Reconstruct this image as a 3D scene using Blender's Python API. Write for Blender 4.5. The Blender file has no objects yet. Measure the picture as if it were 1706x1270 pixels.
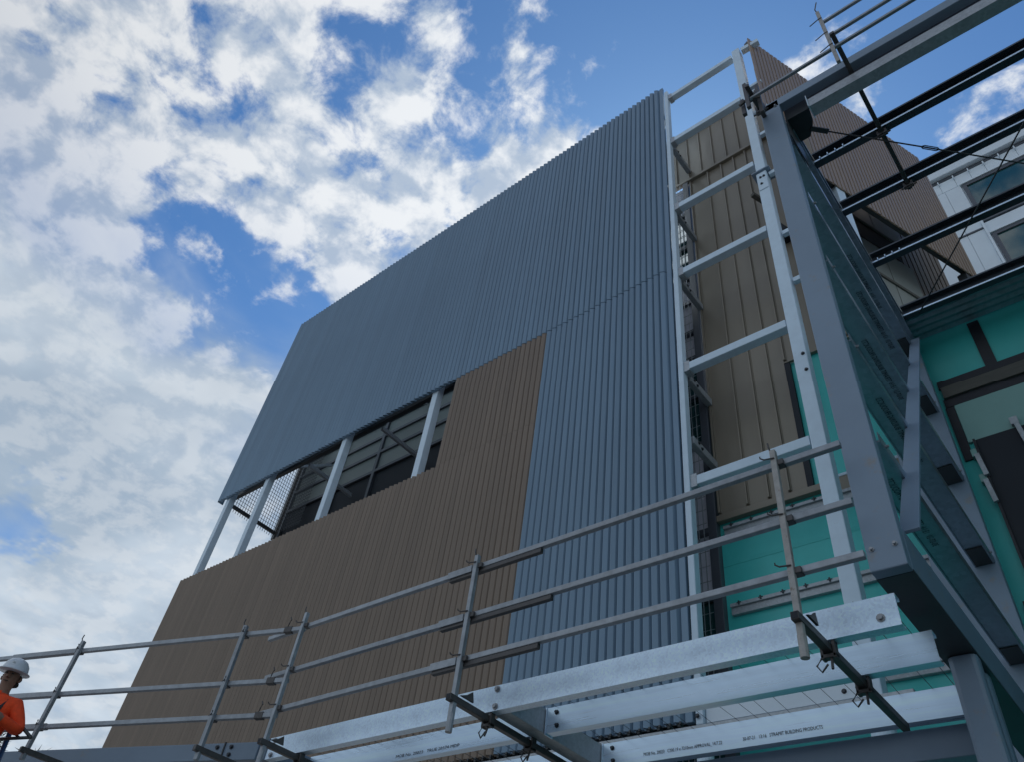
import bpy, bmesh, math, random
from mathutils import Vector, Matrix
random.seed(7)
SC = bpy.context.scene
COL = SC.collection
R = math.radians

# ------------------------------------------------------------------ camera
# world: X along the big facade (right), Y into the building, Z up
cam = bpy.data.cameras.new("camera")
cam.sensor_fit = 'HORIZONTAL'; cam.sensor_width = 36.0; cam.lens = 27.107
cam.clip_start = 0.05; cam.clip_end = 2000.0
camo = bpy.data.objects.new("camera", cam); COL.objects.link(camo)
rt = Vector((0.77170, 0.62509, 0.11556)); up = Vector((0.38005, -0.59929, 0.70455)); fw = Vector((-0.50966, 0.49979, 0.70031))
fw.normalize(); rt = (rt - fw * rt.dot(fw)).normalized(); up = rt.cross(fw)
camo.matrix_world = Matrix(((rt.x, up.x, -fw.x, 0), (rt.y, up.y, -fw.y, 0), (rt.z, up.z, -fw.z, 1.6), (0, 0, 0, 1)))
SC.camera = camo

# ------------------------------------------------------------------ sky
SUN_DIR = Vector((-0.30, 0.57, 0.77)).normalized()      # towards the sun: high behind the building
W = bpy.data.worlds.new("World"); SC.world = W; W.use_nodes = True
nt = W.node_tree; nt.nodes.clear()
def nd(t, **k):
    n = nt.nodes.new(t)
    for a, v in k.items(): setattr(n, a, v)
    return n
def lk(a, b): nt.links.new(a, b)
def put(sock, v):
    if hasattr(v, 'is_output'): lk(v, sock)
    else: sock.default_value = v
def mth(op, a, b=None, c=None, clamp=False):
    n = nd('ShaderNodeMath', operation=op, use_clamp=clamp)
    put(n.inputs[0], a)
    if b is not None: put(n.inputs[1], b)
    if c is not None: put(n.inputs[2], c)
    return n.outputs[0]
def step(v, lo, hi, a=0.0, b=1.0):
    n = nd('ShaderNodeMapRange', interpolation_type='SMOOTHSTEP')
    put(n.inputs['Value'], v); n.inputs['From Min'].default_value = lo; n.inputs['From Max'].default_value = hi
    n.inputs['To Min'].default_value = a; n.inputs['To Max'].default_value = b
    return n.outputs['Result']
def dot(v, d):
    n = nd('ShaderNodeVectorMath', operation='DOT_PRODUCT'); lk(v, n.inputs[0]); n.inputs[1].default_value = Vector(d).normalized()
    return n.outputs['Value']
def noise(v, s, det, rough, dist=0.0, off=(0, 0, 0)):
    m = nd('ShaderNodeVectorMath', operation='ADD'); lk(v, m.inputs[0]); m.inputs[1].default_value = off
    n = nd('ShaderNodeTexNoise'); lk(m.outputs[0], n.inputs['Vector'])
    n.inputs['Scale'].default_value = s; n.inputs['Detail'].default_value = det
    n.inputs['Roughness'].default_value = rough; n.inputs['Distortion'].default_value = dist
    return n.outputs['Fac']
def mixc(f, a, b):
    n = nd('ShaderNodeMix', data_type='RGBA'); put(n.inputs['Factor'], f); put(n.inputs['A'], a); put(n.inputs['B'], b)
    return n.outputs['Result']
tc = nd('ShaderNodeTexCoord'); D = tc.outputs['Generated']
sky = nd('ShaderNodeTexSky', sky_type='NISHITA', sun_disc=False)
sky.sun_elevation = math.asin(SUN_DIR.z); sky.sun_rotation = math.atan2(SUN_DIR.x, SUN_DIR.y)
sky.air_density = 1.0; sky.dust_density = 0.4; sky.ozone_density = 2.2
sep = nd('ShaderNodeSeparateXYZ'); lk(D, sep.inputs[0])
zz = mth('ADD', mth('MAXIMUM', sep.outputs['Z'], 0.0), 0.16)
cmb = nd('ShaderNodeCombineXYZ'); lk(mth('DIVIDE', sep.outputs['X'], zz), cmb.inputs[0]); lk(mth('DIVIDE', sep.outputs['Y'], zz), cmb.inputs[1])
P = cmb.outputs[0]
n_big = noise(P, 2.1, 3, 0.5, 0.2, (3.1, 1.7, 0))
n_fine = noise(P, 14.0, 10, 0.60, 0.20, (0.4, 2.2, 0.3))
n_shade = noise(P, 14.0, 4, 0.5, 0.20, (0.388, 2.228, 0.3))
n_str = noise(P, 2.6, 6, 0.52, 0.5, (7.0, 0.5, 0))
puff = mth('ADD', mth('MULTIPLY', n_big, 0.30), mth('MULTIPLY', n_fine, 0.70))
# clear gaps and cloud banks of this sky, with ragged outlines
nw_ = nd('ShaderNodeTexNoise'); lk(P, nw_.inputs['Vector']); nw_.inputs['Scale'].default_value = 3.2; nw_.inputs['Detail'].default_value = 5; nw_.inputs['Roughness'].default_value = 0.6
wv = nd('ShaderNodeVectorMath', operation='SUBTRACT'); lk(nw_.outputs['Color'], wv.inputs[0]); wv.inputs[1].default_value = (0.5, 0.5, 0.5)
ws = nd('ShaderNodeVectorMath', operation='SCALE'); lk(wv.outputs[0], ws.inputs[0]); ws.inputs['Scale'].default_value = 0.30
wa = nd('ShaderNodeVectorMath', operation='ADD'); lk(D, wa.inputs[0]); lk(ws.outputs[0], wa.inputs[1])
wn = nd('ShaderNodeVectorMath', operation='NORMALIZE'); lk(wa.outputs[0], wn.inputs[0]); DW = wn.outputs[0]
blue = step(dot(DW, (0.10, 0.47, 0.88)), 0.872, 0.942)
gapa = step(dot(DW, (-0.700, 0.232, 0.676)), 0.9950, 0.9994)
gapb = step(dot(DW, (-0.690, 0.165, 0.705)), 0.9962, 0.9996)
gap = mth('MAXIMUM', gapa, mth('MULTIPLY', gapb, 0.85))
gap2 = step(dot(DW, (-0.36, 0.15, 0.92)), 0.985, 0.999)
gap3 = step(dot(DW, (-0.894, 0.172, 0.412)), 0.9972, 0.9998)
pf1 = step(dot(DW, (-0.03, 0.452, 0.888)), 0.9925, 0.9995)
pf2 = step(dot(DW, (0.120, 0.565, 0.815)), 0.9925, 0.9995)
bank = step(dot(DW, (-0.55, 0.16, 0.82)), 0.86, 0.96)
bias = mth('ADD', mth('MULTIPLY', bank, 0.120), 0.016)
for m_, w_ in ((blue, -0.30), (gap, -0.22), (gap2, -0.05), (gap3, -0.20), (pf1, 0.27), (pf2, 0.30)):
    bias = mth('ADD', bias, mth('MULTIPLY', m_, w_))
low = step(sep.outputs['Z'], 0.80, 0.56)                       # the layer gets closed towards the horizon
bias = mth('ADD', bias, mth('MULTIPLY', low, 0.015))
dens = step(mth('ADD', puff, bias), 0.47, 0.62)
# thin, smooth stratus veil low in the sky
veil = step(mth('ADD', mth('ADD', n_str, mth('MULTIPLY', low, 0.43)), mth('ADD', mth('MULTIPLY', gap, -0.14), mth('MULTIPLY', gap3, -0.34))), 0.50, 0.86)
veil = mth('MULTIPLY', veil, step(sep.outputs['Z'], 0.80, 0.66))
edge = step(mth('ADD', mth('SUBTRACT', n_fine, n_shade), mth('MULTIPLY', n_big, 0.25)), -0.02, 0.24)
glow = step(dot(D, SUN_DIR), 0.55, 1.0)
skyc = nd('ShaderNodeVectorMath', operation='MULTIPLY'); lk(sky.outputs[0], skyc.inputs[0]); skyc.inputs[1].default_value = (0.50, 0.83, 1.10)
CB = 7.0
ccol = mixc(edge, (CB * 0.50, CB * 0.60, CB * 0.74, 1), (CB * 0.97, CB * 1.0, CB * 1.03, 1))
gl = nd('ShaderNodeVectorMath', operation='SCALE'); lk(ccol, gl.inputs[0]); lk(mth('ADD', mth('MULTIPLY', glow, 0.28), 0.86), gl.inputs['Scale'])
n_v2 = noise(P, 1.9, 5, 0.55, 0.4, (2.0, 9.0, 0))
vcol = mixc(step(n_v2, 0.36, 0.66), (CB * 0.46, CB * 0.57, CB * 0.68, 1), (CB * 0.86, CB * 0.95, CB * 1.02, 1))
c1 = mixc(mth('MULTIPLY', veil, 0.90), skyc.outputs[0], vcol)
c2 = mixc(mth('MULTIPLY', dens, mth('SUBTRACT', 0.96, mth('MULTIPLY', low, 0.62))), c1, gl.outputs[0])
bg = nd('ShaderNodeBackground'); lk(c2, bg.inputs['Color']); bg.inputs['Strength'].default_value = 0.10
wo = nd('ShaderNodeOutputWorld'); lk(bg.outputs[0], wo.inputs['Surface'])

# ------------------------------------------------------------------ sun, exposure
sl = bpy.data.lights.new("sun", 'SUN'); sl.energy = 3.5; sl.angle = R(0.5); sl.color = (1.0, 0.95, 0.87)
so = bpy.data.objects.new("sun", sl); COL.objects.link(so); so.rotation_euler = SUN_DIR.to_track_quat('Z', 'Y').to_euler()
so.location = (0, 0, 60)
SC.view_settings.view_transform = 'Standard'; SC.view_settings.look = 'None'
SC.view_settings.exposure = 0.22; SC.view_settings.gamma = 1.0; SC.view_settings.use_curve_mapping = False
SC.render.engine = 'CYCLES'
SC.cycles.max_bounces = 8

# ------------------------------------------------------------------ materials
def mat(name, col, rough=0.5, metal=0.0, var=0.12, scale=6.0, bump=0.0, kind='noise', stretch=(1, 1, 1), spec=0.5, rnd=0.06, dirt=None, coat=0.0, wave=0.0):
    m = bpy.data.materials.new(name); m.use_nodes = True
    t = m.node_tree; b = t.nodes['Principled BSDF']
    L = t.links.new
    co = t.nodes.new('ShaderNodeTexCoord'); mp = t.nodes.new('ShaderNodeMapping'); mp.inputs['Scale'].default_value = stretch
    L(co.outputs['Object'], mp.inputs['Vector'])
    if kind == 'voronoi':
        v = t.nodes.new('ShaderNodeTexVoronoi'); v.inputs['Scale'].default_value = scale * 8; L(mp.outputs[0], v.inputs['Vector'])
        bw = t.nodes.new('ShaderNodeRGBToBW'); L(v.outputs['Color'], bw.inputs[0])
        n2 = t.nodes.new('ShaderNodeTexNoise'); n2.inputs['Scale'].default_value = scale; n2.inputs['Detail'].default_value = 6; L(mp.outputs[0], n2.inputs['Vector'])
        mx = t.nodes.new('ShaderNodeMath'); mx.operation = 'MULTIPLY_ADD'; mx.inputs[1].default_value = 0.45
        L(bw.outputs[0], mx.inputs[0])
        sc = t.nodes.new('ShaderNodeMath'); sc.operation = 'MULTIPLY'; sc.inputs[1].default_value = 0.55; L(n2.outputs['Fac'], sc.inputs[0]); L(sc.outputs[0], mx.inputs[2])
        fac = mx.outputs[0]
    else:
        n = t.nodes.new('ShaderNodeTexNoise'); n.inputs['Scale'].default_value = scale; n.inputs['Detail'].default_value = 8
        n.inputs['Roughness'].default_value = 0.6; L(mp.outputs[0], n.inputs['Vector']); fac = n.outputs['Fac']
    oi = t.nodes.new('ShaderNodeObjectInfo')
    a1 = t.nodes.new('ShaderNodeMapRange'); L(fac, a1.inputs['Value']); a1.inputs['From Min'].default_value = 0.25; a1.inputs['From Max'].default_value = 0.75
    a1.inputs['To Min'].default_value = 1 - var; a1.inputs['To Max'].default_value = 1 + var
    a2 = t.nodes.new('ShaderNodeMapRange'); L(oi.outputs['Random'], a2.inputs['Value']); a2.inputs['To Min'].default_value = 1 - rnd; a2.inputs['To Max'].default_value = 1 + rnd
    mu = t.nodes.new('ShaderNodeMath'); mu.operation = 'MULTIPLY'; L(a1.outputs[0], mu.inputs[0]); L(a2.outputs[0], mu.inputs[1])
    vs = t.nodes.new('ShaderNodeVectorMath'); vs.operation = 'SCALE'; vs.inputs[0].default_value = col[:3]; L(mu.outputs[0], vs.inputs['Scale'])
    cur = vs.outputs[0]
    if dirt:
        nd2 = t.nodes.new('ShaderNodeTexNoise'); nd2.inputs['Scale'].default_value = dirt[1]; nd2.inputs['Detail'].default_value = 10; nd2.inputs['Roughness'].default_value = 0.7
        L(mp.outputs[0], nd2.inputs['Vector'])
        mr = t.nodes.new('ShaderNodeMapRange'); L(nd2.outputs['Fac'], mr.inputs['Value']); mr.inputs['From Min'].default_value = dirt[2]; mr.inputs['From Max'].default_value = dirt[2] + 0.12
        mi = t.nodes.new('ShaderNodeMix'); mi.data_type = 'RGBA'; L(mr.outputs[0], mi.inputs['Factor']); L(cur, mi.inputs['A']); mi.inputs['B'].default_value = (*dirt[0], 1)
        cur = mi.outputs['Result']
    L(cur, b.inputs['Base Color'])
    rr = t.nodes.new('ShaderNodeMapRange'); L(fac, rr.inputs['Value']); rr.inputs['To Min'].default_value = max(0.03, rough - 0.10); rr.inputs['To Max'].default_value = min(1, rough + 0.10)
    L(rr.outputs[0], b.inputs['Roughness'])
    b.inputs['Metallic'].default_value = metal; b.inputs['Specular IOR Level'].default_value = spec
    b.inputs['Coat Weight'].default_value = coat; b.inputs['Coat Roughness'].default_value = 0.15
    if wave:
        wn2 = t.nodes.new('ShaderNodeTexNoise'); wn2.inputs['Scale'].default_value = 1.3; wn2.inputs['Detail'].default_value = 2
        wm = t.nodes.new('ShaderNodeMapping'); wm.inputs['Scale'].default_value = (1, 1, 0.6); L(co.outputs['Object'], wm.inputs['Vector'])
        oa = t.nodes.new('ShaderNodeVectorMath'); oa.operation = 'ADD'; L(wm.outputs[0], oa.inputs[0])
        os_ = t.nodes.new('ShaderNodeMath'); os_.operation = 'MULTIPLY'; os_.inputs[1].default_value = 37.0; L(oi.outputs['Random'], os_.inputs[0])
        L(os_.outputs[0], oa.inputs[1]); L(oa.outputs[0], wn2.inputs['Vector'])
        wb = t.nodes.new('ShaderNodeBump'); wb.inputs['Strength'].default_value = min(1.0, wave); wb.inputs['Distance'].default_value = 0.06 * max(1.0, wave)
        L(wn2.outputs['Fac'], wb.inputs['Height']); L(wb.outputs[0], b.inputs['Normal'])
    if bump and not wave:
        bp = t.nodes.new('ShaderNodeBump'); bp.inputs['Strength'].default_value = bump; bp.inputs['Distance'].default_value = 0.01
        L(fac, bp.inputs['Height']); L(bp.outputs[0], b.inputs['Normal'])
    return m
M = dict(
    blue=mat('slate_blue_coated_steel', (0.160, 0.246, 0.335), 0.42, 0.25, 0.09, 1.5, 0.03, stretch=(3, 3, 0.25), spec=0.6, rnd=0.05, wave=0.5),
    bronze=mat('bronze_brown_coated_steel', (0.208, 0.160, 0.122), 0.45, 0.15, 0.10, 1.5, 0.03, stretch=(3, 3, 0.25), spec=0.5, rnd=0.07, wave=0.5),
    tan=mat('tan_bronze_coated_steel', (0.285, 0.205, 0.145), 0.45, 0.1, 0.10, 1.5, 0.03, stretch=(3, 3, 0.25), rnd=0.05, wave=0.4),  # lit copy of the bronze: side wall gloss put into the colour
    seam=mat('weathered_bronze_sheet', (0.265, 0.23, 0.18), 0.40, 0.1, 0.12, 1.2, 0.05, stretch=(2, 2, 0.35), rnd=0.06, wave=0.6),
    white=mat('pale_painted_steel', (0.60, 0.73, 0.84), 0.42, 0.0, 0.07, 5, 0.02, rnd=0.03, dirt=((0.42, 0.44, 0.44), 9, 0.66)),
    grey=mat('blue_grey_primer_steel', (0.215, 0.285, 0.37), 0.46, 0.0, 0.09, 1.6, 0.03, rnd=0.02, dirt=((0.27, 0.265, 0.26), 5.0, 0.60), wave=0.25),
    galv=mat('bright_galvanised_steel', (0.69, 0.84, 1.0), 0.34, 0.5, 0.13, 9.0, 0.02, kind='voronoi', rnd=0.03),
    galvsheet=mat('smooth_galvanised_sheet', (0.68, 0.84, 1.0), 0.30, 0.55, 0.14, 5.0, 0.02, stretch=(0.12, 3, 3), rnd=0.04, wave=0.15, dirt=((0.50, 0.56, 0.62), 7, 0.62)),
    zinc=mat('dull_galvanised_steel', (0.40, 0.43, 0.46), 0.45, 0.30, 0.16, 5.0, 0.02, kind='voronoi', rnd=0.05),
    roofzinc=mat('roof_purlin_zinc', (0.36, 0.42, 0.47), 0.36, 0.85, 0.16, 3.0, 0.02, kind='voronoi', rnd=0.05),
    roofdark=mat('dark_coated_roof_steel', (0.055, 0.068, 0.085), 0.38, 0.2, 0.16, 3.0, 0.02, rnd=0.08),  # shade on the galvanised purlins put into a dark base colour
    rail=mat('scaffold_tube_steel', (0.30, 0.325, 0.355), 0.42, 0.35, 0.25, 14, 0.05, rnd=0.08, dirt=((0.16, 0.13, 0.11), 16, 0.64)),
    rust=mat('rust_spotted_post_steel', (0.36, 0.35, 0.335), 0.55, 0.1, 0.25, 18, 0.08, dirt=((0.19, 0.12, 0.075), 22, 0.58)),
    clamp=mat('dark_clamp_steel', (0.09, 0.085, 0.085), 0.5, 0.4, 0.25, 20, 0.08, dirt=((0.13, 0.08, 0.05), 20, 0.62)),
    teal=mat('teal_building_wrap', (0.060, 0.54, 0.51), 0.36, 0.0, 0.12, 1.1, 0.10, rnd=0.05, wave=1.2),
    paleteal=mat('pale_green_board', (0.22, 0.40, 0.37), 0.5, 0.0, 0.10, 1.4, 0.04, wave=0.4),
    tape=mat('black_joint_tape', (0.014, 0.015, 0.022), 0.45, 0.0, 0.35, 24, 0.10, dirt=((0.07, 0.06, 0.06), 30, 0.68)),
    timber=mat('grey_brown_board', (0.10, 0.095, 0.082), 0.7, 0.0, 0.20, 9, 0.08, stretch=(0.5, 3, 3)),
    dark=mat('charcoal_powdercoat', (0.045, 0.05, 0.055), 0.45, 0.0, 0.12, 4, 0.02),
    frame=mat('slate_window_frame', (0.085, 0.095, 0.115), 0.4, 0.0, 0.10, 4, 0.02),
    mesh=mat('galvanised_mesh_wire', (0.10, 0.11, 0.12), 0.5, 0.2, 0.2, 12),
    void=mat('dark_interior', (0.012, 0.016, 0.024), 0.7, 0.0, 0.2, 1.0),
    panel=mat('olive_grey_panel', (0.25, 0.27, 0.25), 0.55, 0.0, 0.10, 1.2, 0.03, rnd=0.12),
    louvre=mat('lavender_grey_panel', (0.72, 0.72, 0.80), 0.5, 0.0, 0.10, 2.5, 0.03, rnd=0.10),
    whitewall=mat('off_white_wall_panel', (0.72, 0.80, 0.87), 0.45, 0.0, 0.06, 1.2, 0.02, rnd=0.03),
    ink=mat('black_printing_ink', (0.03, 0.035, 0.045), 0.7, 0.0, 0.4, 60),
    bolt=mat('zinc_bolt', (0.34, 0.35, 0.37), 0.4, 0.5, 0.2, 30),
    darkbolt=mat('dark_bolt', (0.05, 0.055, 0.065), 0.5, 0.3, 0.2, 30),
    orange=mat('orange_hi_vis_cloth', (0.80, 0.07, 0.012), 0.8, 0.0, 0.30, 7, 1.0),
    navy=mat('navy_work_trousers', (0.02, 0.03, 0.06), 0.85, 0.0, 0.2, 12, 0.2),
    skin=mat('skin', (0.23, 0.125, 0.085), 0.55, 0.0, 0.10, 14, 0.05),
    glove=mat('dark_work_glove', (0.035, 0.042, 0.038), 0.8, 0.0, 0.3, 20, 0.2),
    hat=mat('white_helmet_plastic', (0.56, 0.60, 0.64), 0.3, 0.0, 0.08, 6, 0.0, dirt=((0.38, 0.40, 0.41), 14, 0.56)),
    hair=mat('dark_hair', (0.025, 0.02, 0.018), 0.7, 0.0, 0.2, 40, 0.2),
    strap=mat('black_webbing', (0.02, 0.02, 0.024), 0.8, 0.0, 0.2, 40, 0.1),
    bluetube=mat('blue_painted_tube', (0.03, 0.10, 0.26), 0.4, 0.0, 0.15, 9, 0.02),
    ground=mat('compacted_gravel_ground', (0.11, 0.115, 0.12), 0.9, 0.0, 0.30, 2.2, 0.5),
    bark=mat('bark', (0.075, 0.055, 0.04), 0.9, 0.0, 0.3, 8, 0.5),
    leaf=mat('dark_needles', (0.045, 0.065, 0.030), 0.7, 0.0, 0.45, 3.0),
)
def glass(name, col):
    m = bpy.data.materials.new(name); m.use_nodes = True
    b = m.node_tree.nodes['Principled BSDF']
    b.inputs['Base Color'].default_value = (*col, 1); b.inputs['Roughness'].default_value = 0.03
    b.inputs['Specular IOR Level'].default_value = 1.0; b.inputs['IOR'].default_value = 1.7
    n = m.node_tree.nodes.new('ShaderNodeTexNoise'); n.inputs['Scale'].default_value = 0.7
    bp = m.node_tree.nodes.new('ShaderNodeBump'); bp.inputs['Strength'].default_value = 0.03; bp.inputs['Distance'].default_value = 0.05
    m.node_tree.links.new(n.outputs['Fac'], bp.inputs['Height']); m.node_tree.links.new(bp.outputs[0], b.inputs['Normal'])
    return m
M['glass'] = glass('tinted_window_glass', (0.010, 0.075, 0.075))

# ------------------------------------------------------------------ helpers
class MB:
    def __init__(s): s.v = []; s.f = []
    def poly(s, vs, fs):
        o = len(s.v); s.v += [tuple(v) for v in vs]; s.f += [tuple(i + o for i in f) for f in fs]
    def box(s, x0, x1, y0, y1, z0, z1):
        s.poly([(x0, y0, z0), (x1, y0, z0), (x1, y1, z0), (x0, y1, z0), (x0, y0, z1), (x1, y0, z1), (x1, y1, z1), (x0, y1, z1)],
               [(0, 3, 2, 1), (4, 5, 6, 7), (0, 1, 5, 4), (1, 2, 6, 5), (2, 3, 7, 6), (3, 0, 4, 7)])
        return s
    def ext(s, prof, p, q, u=(0, 0, 1)):
        """extrude a closed 2D profile (side, up) from p to q"""
        p = Vector(p); q = Vector(q); d = (q - p).normalized(); u = Vector(u)
        sd = d.cross(u).normalized(); uu = sd.cross(d).normalized(); n = len(prof)
        vs = [p + sd * a + uu * b for a, b in prof] + [q + sd * a + uu * b for a, b in prof]
        fs = [(i, (i + 1) % n, n + (i + 1) % n, n + i) for i in range(n)]
        if n <= 8 and convex(prof):
            fs += [tuple(range(n))[::-1], tuple(range(n, 2 * n))]
        else:
            h = n // 2            # open channel folded from two chains: quads between chain and its offset
            for i in range(h - 1):
                fs.append((i, n - 1 - i, n - 2 - i, i + 1)); fs.append((n + i, n + i + 1, 2 * n - 2 - i, 2 * n - 1 - i))
        s.poly(vs, fs); return s
    def bar(s, p, q, w, h, u=(0, 0, 1)):
        return s.ext([(-w / 2, -h / 2), (w / 2, -h / 2), (w / 2, h / 2), (-w / 2, h / 2)], p, q, u)
    def tube(s, pts, r, n=8, cap=True):
        pts = [Vector(p) for p in pts]; rings = []
        for i, p in enumerate(pts):
            d = (pts[min(i + 1, len(pts) - 1)] - pts[max(i - 1, 0)]).normalized()
            a = d.cross(Vector((0, 0, 1)) if abs(d.z) < 0.9 else Vector((1, 0, 0))).normalized(); b = d.cross(a)
            ri = r[i] if isinstance(r, (list, tuple)) else r
            rings.append([p + a * ri * math.cos(2 * math.pi * k / n) + b * ri * math.sin(2 * math.pi * k / n) for k in range(n)])
        vs = [v for g in rings for v in g]; fs = []
        for i in range(len(rings) - 1):
            for k in range(n): fs.append((i * n + k, i * n + (k + 1) % n, (i + 1) * n + (k + 1) % n, (i + 1) * n + k))
        if cap: fs += [tuple(range(n))[::-1], tuple(range((len(rings) - 1) * n, len(rings) * n))]
        s.poly(vs, fs); return s
    def mesh(s, name):
        me = bpy.data.meshes.new(name); me.from_pydata(s.v, [], s.f)
        bm = bmesh.new(); bm.from_mesh(me); bmesh.ops.recalc_face_normals(bm, faces=bm.faces); bm.to_mesh(me); bm.free()
        return me
    def build(s, name, m, parent=None, bevel=0.0, smooth=False, **pr):
        return link(name, s.mesh(name), m, parent, bevel, smooth, **pr)
def convex(p):
    sg = 0
    for i in range(len(p)):
        a, b, c = p[i - 1], p[i], p[(i + 1) % len(p)]
        cr = (b[0] - a[0]) * (c[1] - b[1]) - (b[1] - a[1]) * (c[0] - b[0])
        if abs(cr) > 1e-12:
            if sg * cr < 0: return False
            sg = cr
    return True
def link(name, me, m, parent=None, bevel=0.0, smooth=False, loc=(0, 0, 0), **pr):
    if m is not None and not me.materials: me.materials.append(m if not isinstance(m, str) else M[m])
    if smooth: me.polygons.foreach_set('use_smooth', [True] * len(me.polygons))
    o = bpy.data.objects.new(name, me); COL.objects.link(o); o.location = loc
    if parent: o.parent = parent
    if bevel:
        b = o.modifiers.new('bevel', 'BEVEL'); b.width = bevel; b.segments = 2; b.limit_method = 'ANGLE'; b.angle_limit = R(40)
    for k, v in pr.items(): o[k] = v
    return o
def thing(name, label, cat, group=None, loc=(0, 0, 0)):
    o = bpy.data.objects.new(name, None); COL.objects.link(o); o.empty_display_size = 0.2
    o['label'] = label; o['category'] = cat
    if group: o['group'] = group
    return o
def cprof(h, w, lip, t, side=1):
    """C section as a folded strip: web at side 0, flanges to +side; coordinates (side, up)"""
    a = [(w, h / 2 - lip), (w, h / 2), (0, h / 2), (0, -h / 2), (w, -h / 2), (w, -h / 2 + lip)]
    b = [(w - t, h / 2 - lip), (w - t, h / 2 - t), (t, h / 2 - t), (t, -h / 2 + t), (w - t, -h / 2 + t), (w - t, -h / 2 + lip)]
    return [(side * x, y) for x, y in a] + [(side * x, y) for x, y in b[::-1]]
def hexbolt(c, axis, r=0.014, L=0.02):
    c = Vector(c); a = Vector(axis).normalized()
    return MB().tube([c, c + a * 0.004], r * 1.55, 12).tube([c + a * 0.004, c + a * L], r, 6)
def bolts(pts, axis, parent, r=0.014, m='bolt'):
    me = None
    for p in pts:
        if me is None: me = hexbolt((0, 0, 0), axis, r).mesh('bolt')
        link('bolt', me, m, parent, loc=p)
def text_mesh(s, size, p, xdir, ydir, parent, name='printed_text'):
    cu = bpy.data.curves.new('text', 'FONT'); cu.body = s; cu.size = size; cu.resolution_u = 2
    ob = bpy.data.objects.new('text', cu); COL.objects.link(ob)
    dg = bpy.context.evaluated_depsgraph_get(); dg.update()
    me = bpy.data.meshes.new_from_object(ob.evaluated_get(dg))
    bpy.data.objects.remove(ob); bpy.data.curves.remove(cu)
    x = Vector(xdir).normalized(); y = Vector(ydir).normalized(); z = x.cross(y)
    me.transform(Matrix(((x.x, y.x, z.x, p[0]), (x.y, y.y, z.y, p[1]), (x.z, y.z, z.z, p[2]), (0, 0, 0, 1))))
    me.materials.clear()
    return link(name, me, 'ink', parent)
def fit_text(s, width, height, p, xdir, ydir, parent):
    o = text_mesh(s, 1.0, (0, 0, 0), (1, 0, 0), (0, 1, 0), parent); me = o.data
    w = max(v.co.x for v in me.vertices)
    x = Vector(xdir).normalized(); y = Vector(ydir).normalized(); z = x.cross(y)
    me.transform(Matrix(((x.x, y.x, z.x, p[0]), (x.y, y.y, z.y, p[1]), (x.z, y.z, z.z, p[2]), (0, 0, 0, 1))) @ Matrix.Diagonal((width / w, height / 0.72, 1, 1)))
    o['kind'] = 'stuff'
    return o

# ------------------------------------------------------------------ ground
g = MB(); g.poly([(-900, -900, 0), (900, -900, 0), (900, 900, 0), (-900, 900, 0)], [(0, 1, 2, 3)])
g.build('ground', 'ground', kind='structure')

# ------------------------------------------------------------------ main building
B = thing('building', 'large unfinished building clad in vertical slate blue and bronze ribs with a long open slot', 'building')
PIT = 0.12245; XR = -3.985; N = 109; FY = 7.2
ZT, ZS, ZB, ZO = 19.68, 12.566, 4.88, 10.24
def rib_mesh(name, h):
    prof = [(0.0, -0.070), (0.010, -0.074), (0.066, -0.048), (0.100, -0.006), (PIT, 0.0), (PIT, 0.014), (0.0, 0.014)]
    n = len(prof); vs = [(x, y, 0) for x, y in prof] + [(x, y, h) for x, y in prof]
    fs = [(i, (i + 1) % n, n + (i + 1) % n, n + i) for i in range(n)]
    fs += [(0, 6, 5, 4, 3, 2, 1), (7, 8, 9, 10, 11, 12, 13)]
    m = MB(); m.poly(vs, fs); return m.mesh(name)
up_me = rib_mesh('cladding_rib', ZT - ZS); rl_me = rib_mesh('cladding_rib', ZS - ZB - 0.012)
bk_me = rib_mesh('cladding_rib', ZS - ZO - 0.016); lo_me = rib_mesh('cladding_rib', ZO - ZB)
up_me.materials.append(M['blue']); rl_me.materials.append(M['blue']); bk_me.materials.append(M['bronze']); lo_me.materials.append(M['bronze'])
for i in range(N):
    x = XR - (i + 1) * PIT; j = random.uniform(-0.006, 0.006); d = random.uniform(-0.002, 0.002)
    link('cladding_rib', up_me, None, B, loc=(x, FY + d, ZS + j))
    if i < 21: link('cladding_rib', rl_me, None, B, loc=(x, FY + 0.004 + d, ZB + j))
    else:
        link('cladding_rib', lo_me, None, B, loc=(x, FY + 0.002 + d, ZB + j))
        if i < 40: link('cladding_rib', bk_me, None, B, loc=(x, FY + 0.005 + d, ZO + 0.006 + j))
XL = XR - N * PIT
# edge trims and clips
MB().box(XL - 0.03, XL - 0.002, FY - 0.062, FY + 0.10, ZS - 0.02, ZT + 0.01).build('edge_trim', 'blue', B, 0.004)
MB().box(XL - 0.03, XL - 0.002, FY - 0.062, FY + 0.10, ZB, ZO).build('edge_trim', 'bronze', B, 0.004)
m = MB()
for i in range(60):
    x = XR - (i + 0.8) * PIT
    m.box(x, x + 0.03, FY - 0.03, FY + 0.03, ZB - 0.035, ZB - 0.002); m.box(x + 0.03, x + 0.05, FY - 0.055, FY - 0.02, ZB - 0.02, ZB + 0.004)
m.build('rib_clips', 'dark', B, kind='stuff')
# steel frame behind the ribs: posts, rails
for k, x in enumerate((-17.0, -15.35, -12.45, -9.58)):
    MB().box(x - 0.08, x + 0.08, FY + 0.03, FY + 0.19, ZB, ZT - 0.2).build('screen_post', 'white', B, 0.008)
for z in (ZS + 0.30, ZO - 0.14, ZB + 0.10, 15.4, 18.6):
    MB().box(XL + 0.05, -4.0, FY + 0.235, FY + 0.33, z - 0.06, z + 0.06).build('screen_rail', 'dark', B, 0.004)
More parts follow.
